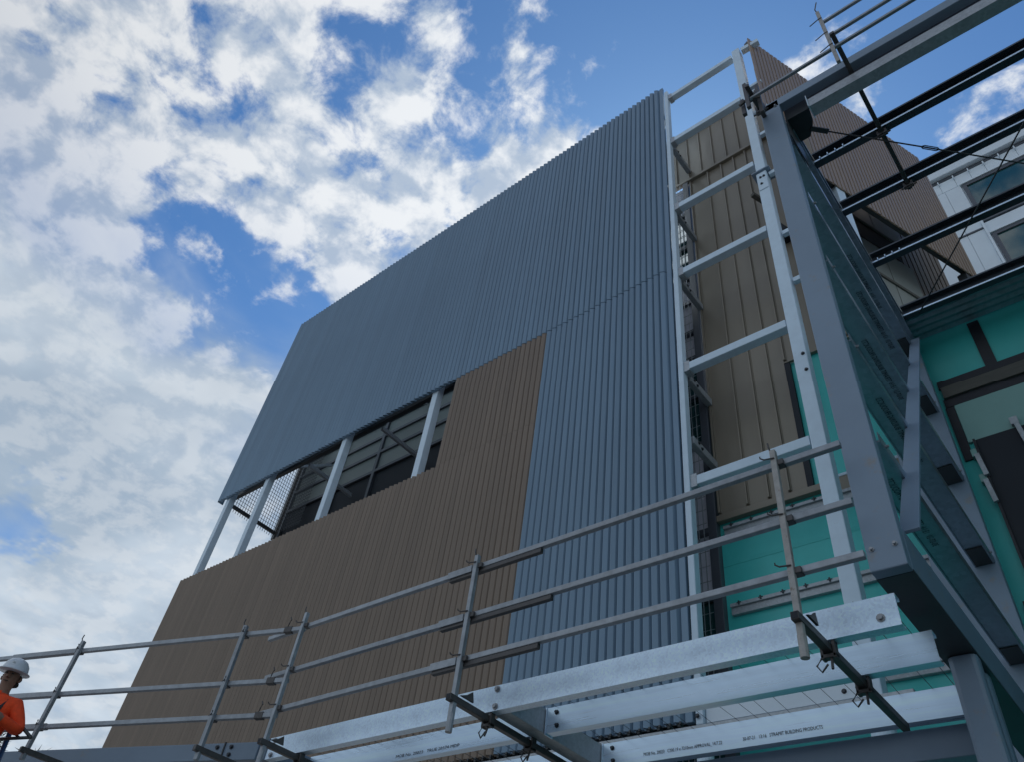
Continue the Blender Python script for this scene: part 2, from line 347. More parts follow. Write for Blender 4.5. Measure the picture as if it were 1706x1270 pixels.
# mullion at the right end of the ribs and big corner post
MB().box(-3.985, -3.90, FY - 0.045, FY + 0.02, ZB - 0.02, ZT - 0.05).build('edge_trim', 'blue', B, 0.006)
MB().box(-3.875, -3.79, FY - 0.03, FY + 0.10, ZB - 0.05, ZT - 0.32).build('mullion', 'white', B, 0.010)
MB().box(-2.195, -2.015, FY - 0.01, FY + 0.17, 4.0, 14.0).build('corner_post', 'white', B, 0.012)
MB().box(-2.185, -2.015, FY - 0.0, FY + 0.19, 14.03, 19.28).build('corner_post', 'white', B, 0.012)
MB().box(-2.26, -1.94, FY - 0.05, FY + 0.23, 14.0, 14.03).build('splice_plate', 'grey', B, 0.004)
MB().box(-2.185, -2.02, FY - 0.022, FY - 0.012, 13.45, 13.95).build('splice_plate', 'white', B, 0.003)
bolts([(-2.12, FY - 0.022, 13.82), (-2.12, FY - 0.022, 13.62), (-2.06, FY - 0.022, 13.82), (-2.06, FY - 0.012, 9.35), (-2.06, FY - 0.012, 9.05)], (0, -1, 0), B, 0.017, 'darkbolt')
for z, h in ((19.07, 0.14), (17.0, 0.145), (14.43, 0.145), (12.40, 0.145), (10.07, 0.145), (7.92, 0.145)):
    MB().box(-3.785, -2.205, FY, FY + 0.14, z - h / 2, z + h / 2).build('transom', 'white', B, 0.010)
    MB().box(-3.79, -3.70, FY - 0.006, FY + 0.145, z - h / 2 - 0.03, z + h / 2 + 0.03).build('cleat', 'zinc', B, 0.003)
MB().bar((-1.98, FY + 0.06, 19.12), (-1.60, FY + 0.10, 19.16), 0.12, 0.14).build('transom', 'white', B, 0.006)
for z in (16.95, 14.4, 12.32, 10.0, 8.76):
    MB().bar((-3.83, FY + 0.16, z), (-3.83, 8.03, z), 0.09, 0.13).build('outrigger', 'zinc', B, 0.006)
    bolts([(-3.785, FY + 0.30, z + 0.03), (-3.785, FY + 0.38, z - 0.02)], (1, 0, 0), B, 0.018, 'darkbolt')
for z in (17.3, 16.2, 15.3, 13.9, 12.1, 10.9):
    MB().box(-1.995, -1.74, FY + 0.05, FY + 0.13, z, z + 0.09).build('stub_bracket', 'white', B, 0.004)
MB().box(-1.84, -1.76, FY + 0.14, FY + 0.26, 7.2, 18.2).build('edge_angle', 'zinc', B, 0.004)
# recessed wall: bronze standing seam panels in two tiers
IY = 8.05
def tray(x0, x1, z0, z1, name='seam_panel'):
    m = MB(); m.box(x0, x1, IY - 0.0, IY + 0.03, z0, z1)
    m.box(x0 + 0.002, x0 + 0.030, IY - 0.040, IY - 0.0005, z0 + 0.05, z1 - 0.003)
    m.box(x0 + 0.034, x0 + 0.044, IY - 0.018, IY - 0.0005, z0 + 0.05, z1 - 0.003)
    return m.build(name, 'seam', B, 0.003)
edges = [-3.84, -3.434, -3.131, -2.852, -2.60]
for a, b in zip(edges[:-1], edges[1:]): tray(a, b - 0.003, 7.90, 16.53)
for a, b in ((-2.60, -2.27), (-2.27, -1.98), (-1.98, -1.68), (-1.68, -1.36)): tray(a, b - 0.003, 10.22, 16.53)
e2 = [-4.7, -4.42, -4.14, -3.85, -3.56, -3.27, -2.98, -2.69, -2.40, -2.11, -1.82]
for a, b in zip(e2[:-1], e2[1:]): tray(a, b - 0.003, 16.62, 18.55)
MB().box(-4.7, -1.80, IY - 0.07, IY + 0.03, 16.535, 16.615).build('flashing', 'seam', B, 0.004)
MB().box(-4.7, -1.80, IY - 0.09, IY + 0.03, 18.555, 18.70).build('capping', 'white', B, 0.006)
MB().box(-3.86, -2.30, IY - 0.055, IY + 0.03, 7.80, 7.895).build('flashing', 'seam', B, 0.004)
MB().box(-2.60, -2.52, IY - 0.02, IY + 0.10, 7.90, 10.215).build('window_reveal', 'void', B)
MB().box(-2.60, -1.36, IY - 0.03, IY + 0.02, 10.205, 10.218).build('flashing', 'seam', B)
# teal wrapped wall behind and below
MB().box(-3.86, 3.4, IY + 0.035, IY + 0.20, 0.0, 10.22).build('wrapped_wall', 'teal', B)
for z in (7.15, 6.05, 4.95):
    MB().box(-3.855, -0.9, IY + 0.031, IY + 0.0349, z, z + 0.06).build('lap_tape', 'teal', B)
MB().box(-2.40, -1.30, IY - 0.02, IY + 0.034, 7.93, 7.97).build('sill', 'white', B, 0.003)
MB().box(-2.31, -1.0, IY - 0.05, IY + 0.03, 7.70, 7.90).build('flashing', 'seam', B, 0.004)
for z in (7.66, 6.53, 5.42):
    led = MB().box(-3.78, -0.95, IY - 0.05, IY + 0.034, z, z + 0.045).box(-3.78, -0.95, IY - 0.02, IY + 0.034, z - 0.09, z - 0.001).build('girt_rail', 'zinc', B, 0.003)
    bm_ = MB().box(-0.009, 0.009, -0.016, 0.0, 0.0, 0.045).box(-0.03, 0.03, -0.006, 0.0, 0.022, 0.032).mesh('clip')
    x = -3.66
    while x < -1.0: link('clip', bm_, 'darkbolt', led, loc=(x, IY - 0.0505, z + 0.01)); x += 0.28
# slate column and louvred mesh strip between ribs and bronze wall
MB().box(-3.99, -3.865, IY - 0.06, IY + 0.10, 4.6, 16.53).build('dark_column', 'frame', B, 0.005)
z = 4.9; kinds = ['void', 'void', 'louvre', 'louvre', 'louvre', 'void', 'void', 'louvre', 'louvre', 'louvre', 'void', 'void', 'louvre']
zs = [4.7, 5.75, 6.75, 7.72, 8.45, 9.25, 10.25, 11.15, 11.8, 12.6, 13.3, 14.3, 15.4, 16.5]
for k in range(len(zs) - 1):
    MB().box(-4.75, -3.995, IY + 0.02, IY + 0.06, zs[k] + 0.045, zs[k + 1] - 0.045).build('glazed_panel', 'glass' if kinds[k] == 'void' else 'louvre', B)
    MB().box(-4.75, -3.995, IY - 0.05, IY + 0.06, zs[k] - 0.045, zs[k] + 0.04).build('window_rail', 'frame', B, 0.003)
m = MB()
x = -4.72
while x < -4.0: m.box(x - 0.005, x + 0.005, IY - 0.075, IY - 0.067, 4.7, 16.5); x += 0.075
z = 4.75
while z < 16.5: m.box(-4.75, -3.995, IY - 0.066, IY - 0.058, z - 0.003, z + 0.003); z += 0.22
m.build('wire_mesh', 'zinc', B, kind='stuff')
# bottom of the recess: pale fascia panel, dark channel, round feet
MB().box(-3.78, -2.21, FY + 0.02, FY + 0.06, 4.855, 5.22).build('fascia_panel', 'whitewall', B, 0.003)
MB().box(-8.0, -1.75, FY - 0.03, FY + 0.12, 4.74, 4.83).build('bottom_channel', 'zinc', B, 0.006)
bolts([(-2.36, FY + 0.02, 4.93), (-2.22, FY - 0.01, 4.93), (-3.84, FY - 0.05, 4.91)], (0, -1, 0), B, 0.016, 'darkbolt')
for x in (-3.83, -2.08): MB().tube([(x, FY + 0.05, 4.74), (x, FY + 0.05, 4.40)], 0.085, 16).build('support_foot', 'white', B, smooth=False)
# inside the open slot
WY = 9.0
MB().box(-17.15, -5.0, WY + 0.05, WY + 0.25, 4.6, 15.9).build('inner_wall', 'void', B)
vx = [-17.1, -15.15, -13.57, -11.9, -10.2, -8.5]
zr = [10.0, 12.0, 13.28, 13.92, 14.48, 15.02, 15.7]
for a, b in zip(vx[:-1], vx[1:]):
    for c, d in zip(zr[2:-1], zr[3:]):
        MB().box(a + 0.06, b - 0.06, WY + 0.01, WY + 0.048, c + 0.05, d - 0.05).build('wall_panel', 'panel', B, 0.003)
    MB().box(a + 0.06, b - 0.06, WY + 0.02, WY + 0.048, 10.0, 13.2).build('pane', 'void', B)
for zc in zr[1:]: MB().box(-17.12, -8.0, WY - 0.04, WY + 0.009, zc - 0.045, zc + 0.045).build('window_rail', 'frame', B, 0.003)
for xc in vx: MB().box(xc - 0.05, xc + 0.05, WY - 0.045, WY + 0.0485, 9.6, 15.6).build('window_stile', 'frame', B, 0.003)
for xc in (-14.2, -11.6): MB().bar((xc, FY + 0.35, 12.75), (xc, WY - 0.05, 12.75), 0.07, 0.10).build('outrigger', 'zinc', B, 0.004)
for xc, zc in ((-15.7, 14.3), (-12.2, 14.9)): MB().bar((xc, FY + 0.5, zc - 0.9), (xc + 0.1, WY - 0.06, zc), 0.07, 0.07).build('brace', 'zinc', B, 0.003)
MB().box(-16.9, -5.0, FY + 0.36, WY + 0.05, 9.6, 9.72).build('slot_floor', 'dark', B)
# mesh screen closing the left end
ES = MB().box(-17.33, -17.27, FY + 0.24, WY + 0.02, 12.60, 12.69).build('mesh_frame', 'dark', B)
MB().box(-17.36, -17.24, WY - 0.06, WY + 0.06, 12.45, 15.7).build('mesh_post', 'dark', B)
m = MB(); y = FY + 0.26
while y < WY: m.box(-17.305, -17.295, y - 0.006, y + 0.006, 12.50, 15.6); y += 0.075
z = 12.8
while z < 15.6: m.box(-17.293, -17.287, FY + 0.24, WY, z - 0.005, z + 0.005); z += 0.11
m.build('wire_mesh', 'mesh', B, kind='stuff')
m = MB(); x = -17.0
while x < -16.05: m.box(x - 0.006, x + 0.006, WY - 0.12, WY - 0.11, 12.5, 15.6); x += 0.075
z = 12.6
while z < 15.6: m.box(-17.1, -16.05, WY - 0.108, WY - 0.10, z - 0.005, z + 0.005); z += 0.11
m.build('wire_mesh', 'mesh', B, kind='stuff')
# low back wall under the open roof frame: joints, transom board, pale panel, dark opening
MB().box(-0.26, -0.13, IY + 0.015, IY + 0.034, 8.87, 9.64).build('joint_tape', 'tape', B)
MB().box(-0.82, 3.4, IY + 0.010, IY + 0.034, 8.74, 8.865).build('joint_tape', 'tape', B)
MB().box(-0.80, 3.4, IY - 0.02, IY + 0.034, 8.56, 8.735).build('transom_board', 'timber', B, 0.004)
MB().box(-0.82, 3.4, IY + 0.008, IY + 0.034, 8.43, 8.555).build('joint_tape', 'tape', B)
MB().box(-0.83, -0.735, IY + 0.012, IY + 0.034, 7.62, 8.425).build('joint_tape', 'tape', B)
MB().box(-0.73, 3.4, IY + 0.0, IY + 0.034, 7.84, 8.42).build('wall_board', 'paleteal', B, 0.003)
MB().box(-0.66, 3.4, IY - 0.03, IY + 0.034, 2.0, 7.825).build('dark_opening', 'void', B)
MB().box(-0.68, -0.655, IY - 0.06, IY + 0.034, 2.0, 7.825).build('door_edge', 'tape', B)
for x, zc in ((-0.69, 7.6), (-0.70, 7.25), (-0.22, 7.86)):
    MB().bar((x, IY - 0.07, zc), (x + 0.02, IY - 0.07, zc - 0.30), 0.05, 0.05, (0, 1, 0)).build('clip_bracket', 'zinc', B, 0.003)
    MB().box(x - 0.05, x + 0.03, IY - 0.055, IY + 0.03, zc, zc + 0.10).build('clip_bracket', 'zinc' if x > -0.5 else 'paleteal', B, 0.003)
MB().box(-0.80, -0.74, IY - 0.01, IY + 0.034, 5.70, 5.86).build('joint_tape', 'tape', B)
MB().box(3.4, 3.6, 2.6, IY + 0.2, 0.0, 9.62).build('wing_wall', 'teal', B)  # unseen wall added on the right to darken the grey frame
# corrugated eave soffit
prof = []; nw = 40
m = MB(); X0, X1 = -1.0, 3.4
vs = []; 
for i in range(9):
    y = 7.62 + (IY - 7.62) * i / 8.0; dz = 0.018 if i % 2 else 0.0
    vs += [(X0, y, 9.66 + dz), (X1, y, 9.66 + dz)]
m.poly(vs + [(X0, 7.62, 9.76), (X1, 7.62, 9.76), (X0, IY, 9.76), (X1, IY, 9.76)],
       [(2 * i, 2 * i + 1, 2 * i + 3, 2 * i + 2) for i in range(8)] + [(0, 18, 19, 1), (18, 20, 21, 19), (16, 17, 21, 20)])
m.build('eave_soffit', 'roofzinc', B)

# side screen (splayed), bronze ribs, and its shaded inner wall
S0 = Vector((-1.784, 7.2, 0)); sd = Vector((0.3624, 0.932, 0)).normalized(); sn = Vector((0.932, -0.3624, 0)).normalized()
def rib_wall(name, length, z0, z1, off, pitch, depth, m_, start=0.0, kind='stuff'):
    mb = MB(); n = int(length / pitch)
    for i in range(n):
        a = start + i * pitch
        jz = random.uniform(-0.01, 0.01)
        prof = [(a, depth * 0.92), (a + pitch * 0.66, depth), (a + pitch * 0.70, 0.0), (a + pitch, 0.0), (a + pitch, -0.015), (a, -0.015)]
        vs = []
        for zz_ in (z0 + jz, z1 + jz):
            vs += [(S0 + sd * s + sn * (off + d)) + Vector((0, 0, zz_)) for s, d in prof]
        k = len(prof)
        mb.poly(vs, [(q, (q + 1) % k, k + (q + 1) % k, k + q) for q in range(k)] + [(5, 4, 3, 2, 1, 0), (6, 7, 8, 9, 10, 11)])
    return mb.build(name, m_, B, kind=kind)
def sbar(name, s0, s1, d0, d1, z0, z1, m_, bv=0.004):
    mb = MB(); vs = []
    for zz_ in (z0, z1):
        for s, d in ((s0, d0), (s1, d0), (s1, d1), (s0, d1)): vs.append((S0 + sd * s + sn * d) + Vector((0, 0, zz_)))
    mb.poly(vs, [(0, 3, 2, 1), (4, 5, 6, 7), (0, 1, 5, 4), (1, 2, 6, 5), (2, 3, 7, 6), (3, 0, 4, 7)])
    return mb.build(name, m_, B, bv)
rib_wall('side_cladding', 5.36, 14.65, 19.42, 0.0, 0.11, 0.012, 'tan')
rib_wall('recessed_cladding', 5.4, 9.0, 19.0, -0.85, 0.17, 0.10, 'bronze', 0.55)
for s_ in (1.1, 1.95, 2.8, 3.65): sbar('wall_panel', s_, s_ + 0.83, -0.745, -0.735, 15.95, 17.2, 'panel'); sbar('wall_panel', s_, s_ + 0.83, -0.745, -0.735, 13.2, 15.2, 'panel')
sbar('window_band', 1.1, 4.2, -0.745, -0.735, 15.25, 15.88, 'void'); sbar('window_rail', 1.1, 4.5, -0.745, -0.71, 15.885, 15.945, 'timber'); sbar('window_rail', 1.1, 4.5, -0.745, -0.71, 17.21, 17.28, 'timber')
rib_wall('recessed_cladding', 2.6, 9.0, 14.4, -0.85, 0.17, 0.10, 'bronze', 5.98)
sbar('screen_rail', 0.0, 5.3, -0.12, -0.03, 14.72, 14.84, 'dark'); sbar('screen_rail', 0.0, 5.3, -0.12, -0.03, 19.2, 19.34, 'dark')
sbar('screen_rail', 0.1, 5.3, -0.78, -0.70, 14.05, 14.13, 'timber')
sbar('screen_post', 1.50, 1.72, -0.20, -0.02, 9.8, 14.71, 'white', 0.008)
sbar('screen_post', 4.9, 5.1, -0.20, -0.02, 9.8, 14.71, 'dark', 0.008)
sbar('screen_rail', 0.3, 2.9, -0.70, -0.55, 12.95, 13.25, 'void')
for s_, z_ in ((1.4, 13.1), (1.5, 11.2)):
    a = S0 + sd * s_ + sn * -0.1 + Vector((0, 0, z_)); b = S0 + sd * (s_ + 0.35) + sn * -0.80 + Vector((0, 0, z_ - 0.05))
    MB().bar(a, b, 0.07, 0.10).build('outrigger', 'white', B, 0.004)
MB().box(-1.95, -1.80, IY - 0.10, IY + 0.25, 9.8, 19.0).build('return_wall', 'seam', B)

# ------------------------------------------------------------------ white building beyond
WB = thing('white_building', 'white panelled building with tinted windows rising behind the bronze side wall', 'building')
Y = 16.0
MB().box(-3.0, 14.0, Y + 0.05, Y + 8.0, 0.0, 23.5).build('wall', 'whitewall', WB)
MB().box(-3.05, 14.05, Y - 0.16, Y + 8.1, 23.55, 23.95).build('parapet', 'whitewall', WB, 0.02)
MB().box(-3.0, 14.0, Y - 0.02, Y + 8.0, 23.42, 23.545).build('shadow_gap', 'frame', WB)
pm = MB().box(0, 0.018, -0.05, 0.049, 0.0, 0.6)
for i in range(26):
    x = -0.9 + i * 0.41
    MB().box(x + 0.004, x + 0.406, Y - 0.001, Y + 0.049, 22.93, 23.415).build('wall_panel', 'whitewall', WB, 0.003)
    if x > 0: MB().box(x - 0.015, x + 0.015, Y - 0.09, Y - 0.002, 23.28, 23.415).build('bracket', 'whitewall', WB, 0.003)
def panel(x0, x1, z0, z1): MB().box(x0 + 0.004, x1 - 0.004, Y - 0.001, Y + 0.049, z0 + 0.004, z1 - 0.004).build('wall_panel', 'whitewall', WB, 0.003)
for x0, x1 in ((-0.6, -0.1), (-0.1, 0.38), (0.38, 0.80)): panel(x0, x1, 20.74, 22.92); panel(x0, x1, 18.2, 20.68); panel(x0, x1, 14.0, 18.2)
for x0, x1 in ((0.80, 2.2), (2.2, 3.6)): panel(x0, x1, 20.42, 20.90)
MB().box(-0.6, 0.82, Y - 0.03, Y + 0.049, 20.685, 20.735).build('flashing', 'frame', WB)
MB().box(0.80, 0.86, Y - 0.07, Y + 0.049, 18.2, 21.0).build('trim', 'whitewall', WB, 0.004)
def window(x0, x1, z0, z1):
    f = MB()
    f.box(x0, x0 + 0.10, Y - 0.03, Y + 0.045, z0, z1).box(x1 - 0.10, x1, Y - 0.03, Y + 0.045, z0, z1)
    f.box(x0 + 0.101, x1 - 0.101, Y - 0.03, Y + 0.045, z1 - 0.12, z1).box(x0 + 0.101, x1 - 0.101, Y - 0.03, Y + 0.045, z0, z0 + 0.12)
    w = f.build('window', 'frame', WB, 0.004)
    MB().box(x0 + 0.102, x1 - 0.102, Y + 0.01, Y + 0.03, z0 + 0.122, z1 - 0.122).build('pane', 'glass', w)
    MB().box(x0 - 0.06, x1 + 0.06, Y - 0.06, Y + 0.048, z1 + 0.005, z1 + 0.05).build('hood', 'whitewall', w, 0.003)
window(0.84, 3.55, 20.95, 22.86); window(0.90, 3.55, 18.2, 20.36); window(3.9, 6.5, 20.95, 22.86); window(3.9, 6.5, 18.2, 20.36)

# ------------------------------------------------------------------ grey portal frame with open roof
F = thing('steel_frame', 'blue grey steel portal frame with open roof purlins and side girts overhead', 'steel frame')
CX0, CX1 = -1.067, -0.862
MB().box(CX0, CX1, 4.08, 4.17, 4.11, 9.82).build('column', 'grey', F, 0.008)
MB().box(CX0 + 0.03, CX1 - 0.035, 4.171, 4.32, 4.13, 9.80).build('column_web', 'grey', F, 0.006)
MB().box(CX0, CX1, 4.171, 8.0, 4.11, 4.125).build('bottom_plate', 'dark', F)
MB().box(CX1 - 0.02, CX1, 4.171, 8.0, 4.126, 4.40).build('bottom_beam', 'grey', F, 0.004)
MB().box(CX0, CX0 + 0.02, 4.171, 8.0, 4.126, 4.40).build('bottom_beam', 'grey', F, 0.004)
MB().box(-1.45, CX1 + 0.01, 7.84, 7.98, 4.13, 9.70).build('column', 'grey', F, 0.008)
MB().ext([(-0.012, -0.058), (0.012, -0.058), (0.012, 0.058), (-0.012, 0.058)], (CX1 + 0.02, 4.26, 4.42), (CX1 + 0.02, 7.80, 9.45), (1, 0, 0)).build('diagonal_brace', 'grey', F, 0.004)
bolts([(-1.03, 4.079, 4.25), (-0.90, 4.079, 4.25), (-1.03, 4.079, 9.70), (-0.90, 4.079, 9.70)], (0, -1, 0), F, 0.010)
# roof edge beam above the girts and girts
MB().ext(cprof(0.22, 0.09, 0.02, 0.006, 1), (CX1 - 0.07, 4.33, 9.62), (CX1 - 0.07, 7.84, 9.62)).build('edge_beam', 'roofzinc', F)
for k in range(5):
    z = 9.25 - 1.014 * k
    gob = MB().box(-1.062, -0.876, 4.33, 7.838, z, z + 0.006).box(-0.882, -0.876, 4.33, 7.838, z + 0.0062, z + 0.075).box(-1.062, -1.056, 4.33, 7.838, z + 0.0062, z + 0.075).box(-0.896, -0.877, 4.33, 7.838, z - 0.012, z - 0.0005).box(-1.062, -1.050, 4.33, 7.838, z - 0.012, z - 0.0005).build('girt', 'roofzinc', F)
    fit_text('30-07-21  13:16  STRAMIT BUILDING PRODUCTS', 0.95, 0.05, (-1.0 + 0.03 * (k % 2), 6.9 - 0.30 * k, z - 0.004), (0, -1, 0), (1, 0, 0), gob)
    MB().box(-1.0495, -0.8965, 7.50, 7.836, z - 0.012, z - 0.0008).build('end_cleat', 'dark', gob, 0.004)  # dark sheet painting the shade where the girt meets the column
    bolts([(-0.875, 7.70, z + 0.03), (-0.875, 4.45, z + 0.03)], (1, 0, 0), F, 0.010)
# roof front beam: upper fascia member, lower channel
MB().bar((CX0, 4.13, 9.765), (5.0, 4.13, 9.765 - 0.15), 0.10, 0.14).build('front_beam', 'grey', F, 0.006)
MB().ext(cprof(0.15, 0.13, 0.02, 0.006, -1), (-0.60, 4.125, 9.475), (5.0, 4.125, 9.475 - 0.15)).build('front_channel', 'zinc', F)
MB().box(-0.606, -0.598, 4.10, 4.27, 9.38, 9.60).build('end_plate', 'white', F)
MB().bar((CX1, 4.215, 9.66), (5.0, 4.215, 9.51), 0.012, 0.24).build('beam_web', 'dark', F)
for k, y in enumerate((4.89, 5.64, 6.53, 7.53)):
    pu = MB().ext(cprof(0.20, 0.085, 0.024, 0.006, 1), (CX1 + 0.015, y + 0.085, 9.74), (5.0, y + 0.085, 9.74)).build('roof_purlin', 'roofdark', F)
    MB().box(CX1 + 0.015, 5.0, y - 0.003, y - 0.0005, 9.641, 9.664).build('lip', 'galv', pu)  # bright strip paints the sky light caught by the lip
    if k in (0, 2):
        bm2 = MB().tube([(0, 0, 0), (0, 0, 0.035)], 0.007, 8).mesh('bolt')
        for i in range(4): link('bolt', bm2, 'galv', pu, loc=(CX1 + 0.09 + 0.085 * i, y - 0.012, 9.650))
for y in (4.89, 5.64, 6.53, 7.53): MB().box(CX1 - 0.06, CX1 + 0.014, y + 0.002, y + 0.012, 9.63, 9.83).build('cleat', 'zinc', F)
# gusset plate, tension rods, turnbuckle
gp = MB(); pts = [(CX1 - 0.01, 4.22), (-0.62, 4.22), (-0.64, 4.36), (-0.675, 4.44), (-0.74, 4.53), (CX1 - 0.01, 4.53)]
gp.poly([(x, y, 9.56) for x, y in pts] + [(x, y, 9.575) for x, y in pts], [(5, 4, 3, 2, 1, 0), (6, 7, 8, 9, 10, 11)] + [(i, (i + 1) % 6, 6 + (i + 1) % 6, 6 + i) for i in range(6)])
gp.build('gusset_plate', 'dark', F)
MB().box(CX1, CX1 + 0.01, 4.20, 4.62, 9.20, 9.56).build('gusset_plate', 'dark', F)
r0 = Vector((-0.70, 4.44, 9.55)); r1 = Vector((2.4, 7.6, 9.55)); rd = (r1 - r0).normalized()
MB().bar(r0, r0 + rd * 0.19, 0.055, 0.02).build('rod_cleat', 'dark', F, 0.003)
tr = MB().tube([r0 + rd * 0.15, r1], 0.0085, 8).build('tension_rod', 'dark', F, smooth=True)
tb = r0 + rd * 1.28
sx = rd.cross(Vector((0, 0, 1)))
MB().tube([tb - rd * 0.10, tb - rd * 0.07 + sx * 0.018, tb + rd * 0.07 + sx * 0.018, tb + rd * 0.10], 0.006, 6).tube([tb - rd * 0.10, tb - rd * 0.07 - sx * 0.018, tb + rd * 0.07 - sx * 0.018, tb + rd * 0.10], 0.006, 6).build('turnbuckle', 'dark', tr)
MB().tube([(-0.66, 7.50, 9.55), (2.1, 4.38, 9.55)], 0.0085, 8).build('tension_rod', 'dark', F, smooth=True)
# round corner column under the beam: open lipped post
def clip_col(y0, y1, x0, x1, z0, z1, name='support_column'):
    m = MB(); r = 0.03; pr = []
    w = x1 - x0; h = y1 - y0
    pr = [(x0, y0 + r), (x0 + 0.01, y0 + 0.01), (x0 + r, y0), (x1 - r, y0), (x1 - 0.01, y0 + 0.01), (x1, y0 + r), (x1, y1), (x0, y1)]
    vs = [(x, y, z0) for x, y in pr] + [(x, y, z1) for x, y in pr]; k = len(pr)
    m.poly(vs, [(i, (i + 1) % k, k + (i + 1) % k, k + i) for i in range(k)] + [tuple(range(k))[::-1], tuple(range(k, 2 * k))])
    return m.build(name, 'grey', F, 0.004)
clip_col(5.22, 5.32, -1.035, -0.865, 0.0, 4.105); clip_col(5.33, 5.48, -0.98, -0.90, 0.0, 4.105, 'column_web'); clip_col(5.50, 5.60, -1.035, -0.885, 0.0, 4.105)

# ------------------------------------------------------------------ front canopy frame
K = thing('canopy_frame', 'low canopy frame of bright galvanised purlins on a dark grey beam below the facade', 'canopy')
zc = 3.935; H = 0.19
C1L = -6.68
def cp(x0, x1, y, name='purlin'):
    return MB().ext(cprof(H, 0.075, 0.02, 0.005, 1), (x0, y, zc), (x1, y, zc), (0, 0, 1)).build(name, 'galv', K)
# ext(): side = d x up ; for +X direction side = -Y, so use reversed direction to open towards +Y
def cpr(x0, x1, y, mm='galvsheet'):
    return MB().ext(cprof(H, 0.075, 0.02, 0.005, 1), (x1, y, zc), (x0, y, zc)).build('purlin', mm, K)
p1 = cpr(C1L, -1.0, 4.20, 'galv')
p2a = cpr(-3.80, -0.965, 4.69); p2b = cpr(C1L, -3.97, 4.69)
p3a = cpr(-3.80, -1.06, 5.45); p3b = cpr(C1L, -3.97, 5.45)
for x in (-3.80,):
    for y in (4.69, 5.45):
        MB().box(x - 0.014, x - 0.004, y - 0.006, y + 0.09, zc - 0.105, zc + 0.10).build('end_plate', 'galv', K, 0.002)
        bolts([(x + 0.09, y - 0.001, zc + 0.05), (x + 0.10, y - 0.001, zc - 0.05)], (0, -1, 0), K, 0.012, 'darkbolt')
fit_text('MOB No. 20023   C200.19 x 7210mm APPROVAL_14.7.22', 0.68, 0.026, (-3.415, 5.446, 3.885), (1, 0, 0), (0, 0, 1), p3a)
fit_text('30-07-21   13:16   STRAMIT BUILDING PRODUCTS', 0.60, 0.026, (-2.57, 5.446, 3.885), (1, 0, 0), (0, 0, 1), p3a)
fit_text('MOB No. 20023   TRUE 20374 MDP', 0.75, 0.026, (-5.45, 4.686, 3.865), (1, 0, 0), (0, 0, 1), p2b)
bolts([(-3.9, 4.199, 4.0), (-3.9, 4.199, 3.87), (-1.10, 4.199, 3.90), (-6.60, 4.199, 4.0), (-6.60, 4.199, 3.87)], (0, -1, 0), K, 0.016)
MB().box(-3.965, -3.82, 4.28, 5.58, zc - 0.092, zc + 0.092).build('cross_member', 'zinc', K, 0.004)
MB().box(-6.80, -6.69, 4.19, 5.60, zc - 0.095, zc + 0.095).build('cross_member', 'grey', K, 0.004)
MB().box(-6.70, -1.05, 5.56, 5.76, 3.64, 3.835).build('bottom_beam', 'grey', K, 0.006)
wires = MB(); x = -6.5
while x < -0.95: wires.tube([(x, 4.2, 4.033), (x + random.uniform(-0.05, 0.05), 5.6, 4.033)], 0.0022, 4); x += 0.155
wires.build('safety_wires', 'mesh', K, kind='stuff')
# fascia beam turning the corner to the left
ca = Vector((-6.80, 4.205, 3.92)); cb = Vector((-13.5, 1.79, 3.76)); cd = (cb - ca).normalized()
MB().bar(ca, cb, 0.10, 0.16).build('fascia_beam', 'grey', K, 0.006)
nrm = Vector((cd.y, -cd.x, 0)).normalized()
if nrm.y > 0: nrm = -nrm
MB().bar(ca + cd * 0.38 + nrm * 0.052 + Vector((0, 0, -0.08)), ca + cd * 0.38 + nrm * 0.052 + Vector((0, 0, 0.085)), 0.012, 0.02, nrm).build('joint_angle', 'dark', K)
bolts([tuple(ca + cd * s + nrm * 0.051 + Vector((0, 0, z_))) for s in (0.30, 0.46) for z_ in (-0.03, 0.04)], tuple(nrm), K, 0.014, 'darkbolt')

# ------------------------------------------------------------------ guard rails
def hook(p, side, up_=Vector((0, 0, 1)), s=1.0):
    p = Vector(p); side = Vector(side)
    return MB().tube([p + side * -0.05 * s, p + side * 0.03 * s, p + side * 0.055 * s + up_ * 0.05 * s, p + side * 0.05 * s + up_ * 0.09 * s], 0.0065 * s, 6)
def collar(p, w=0.034):
    p = Vector(p); return MB().box(p.x - w, p.x + w, p.y - w * 0.9, p.y + w * 1.3, p.z - w * 0.8, p.z + w * 0.8)
G = thing('guard_rail', 'three rail scaffold guard rail clamped in front of the galvanised canopy purlins', 'guard rail', 'temporary guard rails')
GY = 3.85
sc_ = lambda X, Yv, Z: Vector((X * 0.9167, Yv * 0.9167, 1.6 + (Z - 1.6) * 0.9167))
posts = [(-1.425, 3.61, 4.99, 'rust'), (-3.985, 3.60, 4.985, 'rail'), (-6.20, 3.64, 5.02, 'rail')]
railz = [4.90, 4.465, 4.11]
